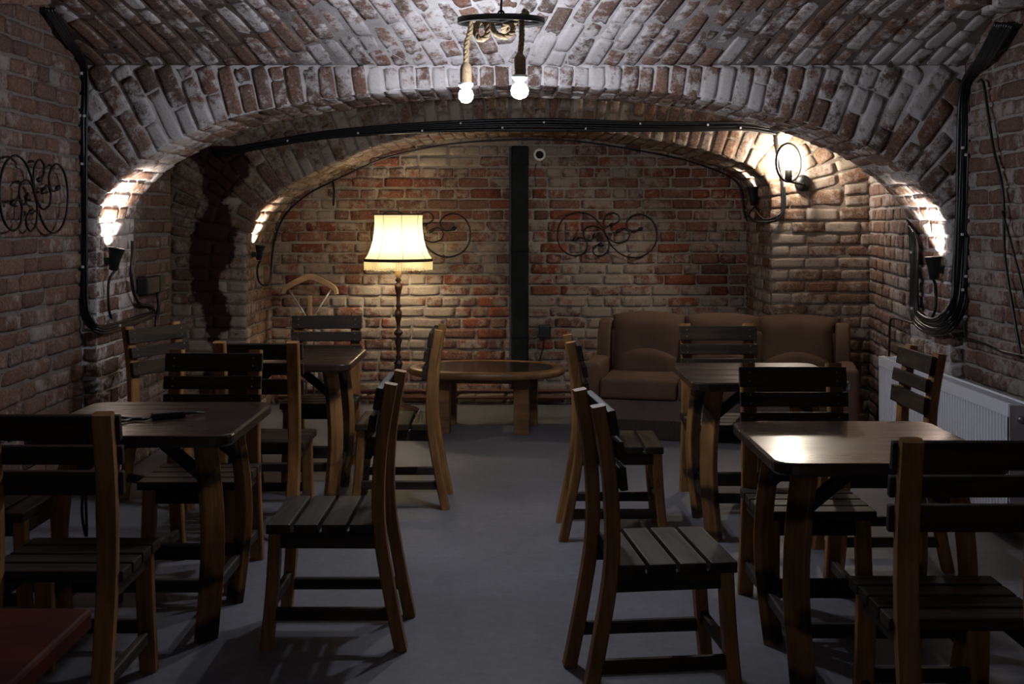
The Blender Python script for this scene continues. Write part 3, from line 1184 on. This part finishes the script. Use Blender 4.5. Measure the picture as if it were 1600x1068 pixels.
vt = thing('vent_stub', 'small round white pipe stub high on the back wall', 'vent', P(843, 242, YB - .02))
M = Matrix.Rotation(math.radians(90), 4, 'X')
mb = MB()
mb._rings([[M @ Vector((r_ * math.cos(2 * math.pi * k / 24), r_ * math.sin(2 * math.pi * k / 24), z)) for k in range(24)] for r_, z in ((.05, -.03), (.05, .06), (.033, .06), (.033, -.03))], cap=False)
mb.build('ring', 'white_porcelain', vt, True)
MB().lathe([(.034, -.01), (.034, 0)], 20, M).build('opening', 'hole_black', vt)
MB().tube(spline([P(838, 255, YB - .02) - vt.location, P(835, 270, YB - .025) - vt.location, P(838, 292, YB - .02) - vt.location], 5), .004, 5).build('wire', 'black_cable', vt, True)

for z, lab in ((.115, 'upper reddish heating pipe along the foot of the back wall'), (.06, 'lower reddish heating pipe along the foot of the back wall')):
    o = MB().tube([(-1.9, YB - .06, z), (1.85, YB - .06, z)], .014, 10).build('heating_pipe', 'copper_red', None, True)
    tag(o, lab, 'pipe', 'heating pipes')

wire = tag(MB().tube([P(520, 281, YB - .02), P(522, 300, YB - .025), P(521, 321, YB - .02)], .008, 6).build('wall_pin', 'black_iron', None, True), 'short dark rod on the back wall, upper left under the arch', 'rod')
sk = thing('wall_socket', 'black socket box with a cord on the back wall behind coffee table', 'socket', P(851, 517, YB - .03))
MB().box(-.05, .05, -.03, .03, -.05, .05).build('box', 'black_plastic', sk, bevel=.008)
MB().tube(spline([(0, -.02, -.04), (-.02, -.03, -.15), (-.06, -.02, -.3), (-.1, -.02, -.5)], 6), .005, 6).build('cord', 'black_cable', sk, True)

SCROLLS = [
    [(350, 530), (430, 495), (510, 510), (540, 590), (500, 680), (400, 715), (290, 690), (200, 600), (170, 470), (190, 340), (260, 240), (370, 185), (480, 180), (600, 225), (690, 310), (750, 400), (800, 520), (810, 600), (780, 680), (700, 720), (630, 700), (610, 640), (650, 590), (740, 575)],
    [(640, 440), (600, 515), (540, 520), (495, 470), (500, 400), (560, 355), (640, 350), (720, 390), (780, 480), (850, 600), (950, 690), (1060, 735), (1180, 735), (1300, 680), (1380, 580), (1405, 450), (1370, 320), (1300, 240), (1190, 200), (1090, 230), (1030, 300), (1040, 370), (1080, 410), (1150, 410), (1230, 370)],
    [(810, 345), (880, 320), (935, 280), (930, 220), (870, 185), (800, 200), (750, 260), (740, 340), (760, 430), (810, 500), (880, 550), (960, 555), (1040, 520), (1065, 450), (1030, 390), (970, 380), (890, 440)]]


def scroll(name, label, loc, rz, k=1.0):
    t = thing(name, label, 'wall ornament', loc, rz, 'black iron scroll ornaments')
    sc = k / 8 / 191.0
    for path in SCROLLS:
        p3 = spline([((x - 790) * sc, 0, -(y - 460) * sc) for x, y in path], 5)
        MB().tube(p3, .0062, 6).build('scroll_bar', 'black_iron', t, True)
        for end in (0, -1):
            q = p3[:5] if end == 0 else p3[-5:]
            rad = [.006, .013, .015, .010, .002]
            if end == 0: rad = rad[::-1]
            MB().tube(q, rad, 6).build('leaf_tip', 'black_iron', t, True)
    for s in (-1, 1):
        MB().lathe([(.006, 0), (.006, .03)], 6, Matrix.Translation((s * .05, .035, s * .02)) @ Matrix.Rotation(math.radians(90), 4, 'X')).build('stud', 'black_iron', t)
    return t


scroll('iron_scroll', 'black iron scroll ornament on the back wall above the sofa', P(949, 367, YB - .04), 0)
scroll('iron_scroll', 'black iron scroll ornament on the back wall half hidden by the lampshade', P(658, 366, YB - .04), 0)
scroll('iron_scroll', 'black iron scroll ornament on the left side wall, cut by the frame', Vector((XL + .045, 5.68, 1.62)), math.radians(90))

# ------------------------------------------------------------------ radiator on the right
RX, RY0, RY1 = 2.30, 5.33, 7.22
RZ0, RZ1 = .06, .65
rd = thing('radiator', 'long white panel radiator on the right wall', 'radiator', (RX, RY0, 0))
ln = RY1 - RY0
mb = MB()
nfl = int(ln / .036)
vs = []; cols = []
for i in range(nfl):
    y = .02 + (ln - .04) * i / nfl; d = (ln - .04) / nfl
    cols += [(0, y), (0, y + d * .55), (.012, y + d * .68), (.012, y + d * .88)]
cols.append((0, ln - .02))
for x, y in cols:
    vs += [Vector((x, y, RZ0 + .03)), Vector((x, y, RZ1 - .06))]
mb.add(vs, [(2 * i, 2 * i + 1, 2 * i + 3, 2 * i + 2) for i in range(len(cols) - 1)])
mb.build('fluted_front', 'radiator_white', rd)
mb = MB(); mb.box(-.004, .016, 0, ln, RZ1 - .062, RZ1 - .008); mb.build('top_band', 'radiator_white', rd, bevel=.004)
mb = MB(); mb.box(-.004, .016, 0, ln, RZ0, RZ0 + .032); mb.build('bottom_band', 'radiator_white', rd, bevel=.004)
MB().box(.09, .102, 0, ln, RZ0, RZ1 - .01).build('back_panel', 'radiator_white', rd)
mb = MB()
mb.box(-.004, .012, 0, ln, RZ1 - .012, RZ1)
mb.box(.09, .104, 0, ln, RZ1 - .012, RZ1)
mb.box(.012, .09, 0, ln, RZ1 - .012, RZ1 - .006)
mb.build('top_cover', 'radiator_white', rd)
mb = MB()
for i in range(int(ln / .03)):
    mb.box(.02, .082, .015 + .03 * i, .027 + .03 * i, RZ1 - .007, RZ1 - .003)
mb.build('top_grille', 'radiator_grille', rd)['kind'] = 'stuff'
for y in (0, ln):
    MB().box(0, .102, y - .004, y + .004, RZ0, RZ1 - .004).build('side_panel', 'radiator_white', rd, bevel=.002)
MB().lathe([(.012, 0), (.018, .01), (.018, .03), (.008, .034)], 14, Matrix.Translation((.05, 0, RZ1 - .07)) @ Matrix.Rotation(math.radians(90), 4, 'X')).build('vent_valve', 'steel', rd, True)
MB().lathe([(.018, 0), (.024, .006), (.025, .07), (.018, .085)], 16, Matrix.Translation((.05, ln, RZ1 - .03)) @ Matrix.Rotation(math.radians(-90), 4, 'X')).build('valve_head', 'white_porcelain', rd, True)

# ------------------------------------------------------------------ cables
def between(a, b, k):
    return [p.lerp(q, k) for p, q in zip(a, b)]


def bundle(name, label, A, B, n, rad, per=6, clips=(), seed=0, wob=.004):
    t = thing(name, label, 'cable bundle', A[0])
    o = Vector(A[0])
    r = random.Random(seed)
    for i in range(n):
        k = i / max(1, n - 1)
        pts = [p - o + Vector((r.uniform(-wob, wob), r.uniform(-wob, wob), r.uniform(-wob, wob))) for p in between(A, B, k)]
        MB().tube(spline(pts, per), rad * r.uniform(.8, 1.15), 6).build('cable', 'black_cable', t, True)
    for (j, k, toward) in clips:
        i = int(j); f = j - i
        p = A[i].lerp(A[min(i + 1, len(A) - 1)], f).lerp(B[i].lerp(B[min(i + 1, len(B) - 1)], f), k) - o + Vector(toward)
        MB().box(-.006, .006, -.006, .006, -.007, .007, Matrix.Translation(p)).build('cable_clip', 'white_clip', t)
    return t


JL = -2.275        # cable plane on the left jamb
A = [PX(70, 14, -2.355), PX(98, 58, -2.355), P(124, 104, 6.37), P(124, 200, 6.38), P(125, 340, 6.385), P(126, 470, 6.38), P(134, 503, 6.37), PX(160, 520, JL), PX(205, 506, JL), PX(243, 493, JL)]
B = [PX(82, 14, -2.33), PX(112, 62, -2.33), P(136, 108, 6.36), P(135, 200, 6.37), P(135, 340, 6.375), P(136, 465, 6.36), P(143, 494, 6.35), PX(160, 510, JL), PX(205, 498, JL), PX(243, 486, JL)]
bundle('cable_bundle', 'black cable bundle down the left leg of the front arch', A, B, 4, .010, clips=[(2.1, .4, (0, -.014, 0)), (2.8, .3, (0, -.014, 0)), (2.8, .8, (0, -.014, 0)), (3.4, .5, (0, -.014, 0)), (4.6, .5, (0, -.014, 0)), (7.5, .5, (.014, 0, 0))], seed=1)
A = [PX(1582, 38, 2.47), PX(1552, 90, 2.48), P(1526, 130, 6.33), P(1523, 220, 6.36), P(1521, 330, 6.37), P(1516, 420, 6.37), P(1508, 480, 6.36), P(1486, 516, 6.36), PX(1458, 522, 2.40), PX(1432, 508, 2.41), PX(1423, 484, 2.41), PX(1423, 420, 2.41), PX(1421, 368, 2.41), PX(1417, 345, 2.41)]
B = [PX(1556, 36, 2.44), PX(1528, 90, 2.44), P(1503, 135, 6.32), P(1498, 220, 6.36), P(1496, 330, 6.37), P(1492, 420, 6.37), P(1488, 465, 6.35), P(1476, 490, 6.34), PX(1456, 500, 2.39), PX(1438, 490, 2.40), PX(1434, 475, 2.40), PX(1434, 420, 2.40), PX(1433, 385, 2.40), PX(1428, 360, 2.40)]
bundle('cable_bundle', 'thick black cable bundle looping under the right up-light of the front arch', A, B, 8, .010, clips=[(2.1, .2, (0, -.016, 0)), (3.1, .8, (0, -.016, 0)), (3.2, .6, (0, -.016, 0)), (4.1, .3, (0, -.016, 0)), (4.4, .7, (0, -.016, 0)), (5.2, .3, (0, -.016, 0)), (5.6, .4, (0, -.016, 0)), (9.9, .5, (-.016, 0, 0)), (11.6, .5, (-.016, 0, 0))], seed=2)
YC = Y2 - .03
A = [P(335, 236, YC), P(400, 224, YC), P(500, 207, YC), P(600, 197, YC), P(720, 190, YC), P(850, 187, YC), P(980, 191, YC), P(1080, 192, YC), P(1165, 192, YC), P(1215, 200, YC)]
B = [P(340, 243, YC), P(400, 233, YC), P(500, 216, YC), P(600, 208, YC), P(720, 203, YC), P(850, 202, YC), P(980, 203, YC), P(1080, 203, YC), P(1165, 202, YC), P(1215, 209, YC)]
bundle('cable_bundle', 'long black cable bundle running across the face of the rear arch', A, B, 5, .011, clips=[(1.5, .5, (0, -.016, 0)), (2.6, .7, (0, -.016, 0)), (3.5, .9, (0, -.016, 0)), (4.0, .2, (0, -.016, 0)), (4.5, .8, (0, -.016, 0)), (5.0, .3, (0, -.016, 0)), (5.5, .9, (0, -.016, 0)), (6.2, .2, (0, -.016, 0)), (7.3, .3, (0, -.016, 0)), (7.9, .8, (0, -.016, 0))], seed=3)


def cable(name, label, pts, rad=.007, cat='cable'):
    o = MB().tube(spline(pts, 7), rad, 6).build(name, 'black_cable', None, True)
    return tag(o, label, cat)


YK = YB - .035
cable('cable', 'thin black cable following the curve where rear arch meets back wall',
      [P(412, 445, 8.9), P(422, 440, 8.95), P(425, 400, 9.1), P(430, 372, YK), P(446, 335, YK), P(480, 304, YK), P(522, 282, YK), P(575, 257, YK), P(622, 241, YK), P(702, 225, YK), P(800, 218, YK), P(880, 219, YK), P(950, 227, YK), P(1050, 245, YK), P(1102, 260, YK), P(1136, 274, YK), P(1156, 292, YK), P(1162, 330, YK), P(1168, 345, YK)], .0075)
cable('cable', 'black cable on the left pier dropping to the power adapter',
      [PX(207, 376, JL), PX(207, 400, JL), PX(205, 430, JL), PX(210, 460, JL), PX(220, 475, JL), PX(235, 478, JL), PX(243, 490, JL)], .011)
cable('cable', 'thin black wire hanging slack down the right side wall',
      [PX(1527, 128, 2.47), PX(1536, 128, 2.49), PX(1543, 170, 2.49), PX(1552, 230, 2.49), PX(1567, 300, 2.49), PX(1570, 400, 2.49), PX(1582, 480, 2.49), PX(1596, 560, 2.49)], .008)
cable('cable', 'second black wire splitting off towards the right edge of frame',
      [PX(1566, 330, 2.48), PX(1585, 400, 2.48), PX(1597, 450, 2.48), PX(1612, 540, 2.48)], .006)
cable('cable', 'black wire running level from the cable loop to the right edge above radiator',
      [PX(1462, 520, 2.40), PX(1490, 524, 2.47), PX(1530, 534, 2.49), PX(1565, 548, 2.49), PX(1610, 558, 2.49)], .007)
cable('cable', 'black wire bending down behind the far end of the radiator',
      [PX(1430, 506, 2.41), PX(1410, 500, 2.42), PX(1396, 497, 2.43), PX(1391, 503, 2.43), PX(1390, 530, 2.43), PX(1388, 580, 2.43)], .007)
cable('cable', 'black wire low on the right rear wall beside the radiator',
      [PX(1320, 604, 2.58), PX(1345, 605, 2.52), PX(1365, 612, 2.46), PX(1380, 625, 2.43)], .008)

# power adapter on the left pier
pa = thing('power_adapter', 'black power adapter with ochre bands on the left pier', 'adapter', PX(241, 444, -2.265))
M = Matrix.Identity(4)
MB().box(-.03, .035, -.24, -.08, -.055, .055).build('body', 'black_plastic', pa, bevel=.012)
MB().box(-.03, .033, .02, .10, -.055, .055).build('body', 'black_plastic', pa, bevel=.012)
MB().box(-.028, .028, -.08, .02, -.05, .05).build('coupling', 'yellow_band', pa, bevel=.006)
MB().box(-.028, .028, .10, .15, -.04, .05).build('coupling', 'yellow_band', pa, bevel=.006)
MB().tube(spline([(0, .06, -.05), (.01, .06, -.14), (0, .05, -.22), (0, .02, -.30)], 5), .011, 6).build('lead', 'black_cable', pa, True)

# ------------------------------------------------------------------ up-lights
def uplight(label, pos, d, wall_n, cable_pts, energy, ang=62, big=1.0, aim=None):
    """conical metal spot on a wall, mouth upwards along d"""
    t = thing('uplight', label, 'spotlight', pos, 0, 'cone-shaped wall up-lights')
    d = Vector(d).normalized()
    q = d.to_track_quat('Z', 'Y').to_matrix().to_4x4()
    k = big
    mb = MB()
    prof = [(.018 * k, -.085 * k), (.026 * k, -.08 * k), (.030 * k, -.03 * k), (.046 * k, .04 * k), (.049 * k, .045 * k), (.044 * k, .043 * k), (.036 * k, .01 * k), (.02 * k, -.005 * k)]
    mb.lathe(prof, 20, q).build('cone', 'black_plastic', t, True)
    MB().lathe([(.033 * k, .008 * k), (.031 * k, .014 * k), (.012 * k, .018 * k)], 16, q).build('lens', 'spot_lens', t, True)
    MB().box(-.02, .02, -.02, .02, -.02, .02, Matrix.Translation(-Vector(wall_n) * .035 + d * -.03)).build('bracket', 'black_plastic', t, bevel=.004)
    if cable_pts:
        MB().tube(spline([p - Vector(pos) for p in cable_pts], 6), .0085, 6).build('lead', 'black_cable', t, True)
    ld = bpy.data.lights.new('uplight_beam', 'SPOT')
    ld.energy = energy; ld.spot_size = math.radians(ang); ld.spot_blend = .7; ld.color = (1.0, .89, .75); ld.shadow_soft_size = .02
    lo = bpy.data.objects.new('uplight_beam', ld)
    COL.objects.link(lo); lo.parent = t
    ad = Vector(aim).normalized() if aim else d
    lo.location = d * .05 * k
    lo.rotation_euler = (-ad).to_track_quat('Z', 'Y').to_euler()
    return t


p = Vector((-2.247, 6.53, 1.30))
uplight('lit cone up-light on the left leg of the front arch', p, (.16, .0, 1), X_, [p + Vector((0, 0, -.08)), PX(170, 440, JL), PX(170, 480, JL), PX(174, 497, JL)], E_SPOT, 88, 1.0, (-.45, .42, 1))
p = Vector((2.385, 6.52, 1.25))
uplight('lit cone up-light on the right leg of the front arch', p, (-.06, .0, 1), -X_, [p + Vector((0, 0, -.08)), PX(1462, 450, 2.41), PX(1462, 480, 2.41), PX(1456, 497, 2.40)], E_SPOT, 88, 1.0, (.45, .42, 1))
p = Vector((-1.90, 8.66, 0)); p = P(406, 391, 8.66)
uplight('lit cone up-light on the left jamb of the rear arch', p, (.1, .05, 1), X_, [p + Vector((0, 0, -.08)), P(402, 420, 8.7), P(404, 438, 8.75), P(411, 445, 8.85), P(419, 442, 8.9)], E_SPOT_REAR, 86, .85, (-.45, .45, 1))
p = P(1177, 302, 8.95)
uplight('lit cone up-light on the right jamb of the rear arch beside the sconce', p, (-.05, .02, 1), -X_, [p + Vector((0, 0, -.08)), P(1184, 330, 8.9), P(1178, 343, 8.9), P(1170, 335, 8.95), P(1180, 322, 8.9)], E_SPOT_REAR * 1.8, 100, 1.1, (.05, .0, 1))

# ------------------------------------------------------------------ ring sconce
sp_ = P(1254, 286, Y2 - .02)
sc_ = thing('ring_sconce', 'lit ring-shaped wall sconce with bare bulb right of the rear arch', 'sconce', sp_)
M = Matrix.Rotation(math.radians(90), 4, 'X')
MB().lathe([(.062, 0), (.062, .012), (.05, .026), (.02, .034)], 24, M).build('backplate', 'black_iron', sc_, True)
c = P(1232, 254, Y2 - .17) - sp_
MB().tube(spline([(0, -.02, 0), (-.03, -.09, -.01), (c.x + .0, c.y, c.z - .135)], 5), .009, 8).build('arm', 'black_iron', sc_, True)
M = Matrix.Translation(c) @ Matrix.Rotation(math.radians(38), 4, 'Z') @ Matrix.Rotation(math.radians(90), 4, 'X')
MB().torus(.138, .009, M, 48, 8).build('ring', 'black_iron', sc_, True)
MB().lathe([(.024, -.135), (.026, -.12), (.026, -.055), (.02, -.05)], 16, Matrix.Translation(c)).build('socket', 'black_iron', sc_, True)
MB().lathe([(.012, -.05), (.02, -.03), (.036, .0), (.038, .02), (.03, .045), (.012, .06), (.003, .062)], 18, Matrix.Translation(c)).build('bulb', 'bulb_sconce', sc_, True)
MB().tube(spline([P(1212, 208, Y2 - .03) - sp_, P(1215, 235, Y2 - .02) - sp_, P(1221, 272, Y2 - .02) - sp_, P(1223, 300, Y2 - .02) - sp_, P(1222, 328, Y2 - .03) - sp_, P(1208, 341, Y2 - .04) - sp_, P(1192, 342, 8.62) - sp_, P(1182, 330, 8.8) - sp_], 6), .010, 6).build('feed_cable', 'black_cable', sc_, True)
MB().tube(spline([P(1225, 290, Y2 - .03) - sp_, P(1226, 320, Y2 - .03) - sp_, P(1218, 340, Y2 - .04) - sp_, P(1200, 347, Y2 - .02) - sp_, P(1180, 346, 8.7) - sp_, P(1170, 338, 8.9) - sp_], 6), .010, 6).build('feed_cable', 'black_cable', sc_, True)

# ------------------------------------------------------------------ rope chandelier
CY = 4.55
cc = P(783, 33, CY)
ch_ = thing('rope_chandelier', 'chandelier of a black hoop with jute ropes and two bare lit bulbs', 'chandelier', cc)
tilt = Matrix.Rotation(math.radians(3.5), 4, 'X')
RR = .173
mb = MB()
mb._rings([[tilt @ Vector((r_ * math.cos(2 * math.pi * k / 56), r_ * math.sin(2 * math.pi * k / 56), z)) for k in range(56)][::-1] for r_, z in ((RR, -.011), (RR, .011), (RR - .012, .011), (RR - .012, -.011), (RR, -.011))], cap=False)
mb.build('hoop', 'black_iron', ch_, True)
for a in (.45, .45 + math.pi / 2):
    d = Vector((math.cos(a), math.sin(a), 0)) * (RR - .006)
    MB().beam(tilt @ d, tilt @ -d, .02, .008, Z_.cross(d)).build('cross_bar', 'black_iron', ch_)
MB().tube([(0, 0, 0), (0, 0, .06), (.004, 0, .12), (.0, 0, .64)], .0045, 8).build('stem', 'black_iron', ch_, True)
MB().torus(.011, .004, Matrix.Translation((0, 0, .03)) @ Matrix.Rotation(math.radians(90), 4, 'X'), 18, 6).build('hook', 'black_iron', ch_, True)
MB().lathe([(.05, .52), (.05, .535), (.02, .55)], 20).build('ceiling_rose', 'black_iron', ch_, True)


def rope(pts, name='rope', rad=.0115, pitch=.055):
    base = resample(spline(pts, 8), .0045)
    mb = MB()
    for k in range(3):
        T0 = (base[1] - base[0]).normalized()
        nrm = T0.orthogonal().normalized()
        line = []
        for i, p in enumerate(base):
            T = (base[min(i + 1, len(base) - 1)] - base[max(i - 1, 0)]).normalized()
            nrm = (nrm - T * nrm.dot(T)).normalized()
            bn = T.cross(nrm)
            a = 2 * math.pi * (i * .0045 / pitch + k / 3)
            line.append(p + (nrm * math.cos(a) + bn * math.sin(a)) * rad * .5)
        mb.tube(line, rad * .6, 6)
    return mb.build(name, 'jute', ch_, True)


bl_ = P(728, 148, 4.68) - cc
br2 = P(812, 141, 4.43) - cc
for (bp, top, rb) in ((bl_, P(735, 36, 4.66) - cc, .030), (br2, P(815, 30, 4.43) - cc, .034)):
    neck = bp + Vector((0, 0, .115 if rb < .032 else .125))
    rope([top + Vector((.02, .05, .02)), top + Vector((.0, .0, .012)), top + Vector((0, 0, -.03)), (top + neck) / 2 + Vector((.004 if bp is br2 else -.006, 0, 0)), neck])
    MB().lathe([(.010, .105), (.014, .097), (.021, .088), (.0235, .075), (.0235, .025), (.021, .018)], 16, Matrix.Translation(neck - Vector((0, 0, .085)))).build('socket_wrap', 'jute_cap', ch_, True)
    z0 = neck.z - .085 - bp.z
    MB().lathe([(.026, z0 + .012), (.030, z0 + .018), (.030, z0 + .008), (.018, z0 - .006)], 16, Matrix.Translation(bp)).build('socket_collar', 'white_porcelain', ch_, True)
    MB().lathe([(.013, z0 + .004), (.015, z0 - .012), (rb * .8, .018), (rb, .0), (rb * .92, -.016), (rb * .62, -.028), (.003, -.034)], 20, Matrix.Translation(bp)).build('bulb', 'bulb_cool', ch_, True)
rope([(-.115, .05, .014), (-.085, .02, .016), (-.06, -.01, -.015), (-.055, -.02, -.06), (-.085, -.02, -.075), (-.10, -.01, -.045), (-.09, .02, -.005), (-.06, .05, .015)])
rope([(-.03, .06, .014), (-.035, .03, -.015), (-.02, -.01, -.05), (.015, -.02, -.065), (.045, -.01, -.045), (.04, .02, -.01), (.015, .03, -.012), (.01, .06, -.03), (.03, .09, -.02), (.06, .08, .015)])
rope([(-.11, .08, .02), (-.05, .12, .022), (.02, .10, .024), (.08, .04, .024), (.10, -.03, .022), (.09, -.10, .02)])
ch_.location = P(783, 33, 5.35)
ch_.scale = (5.35 / 4.55,) * 3
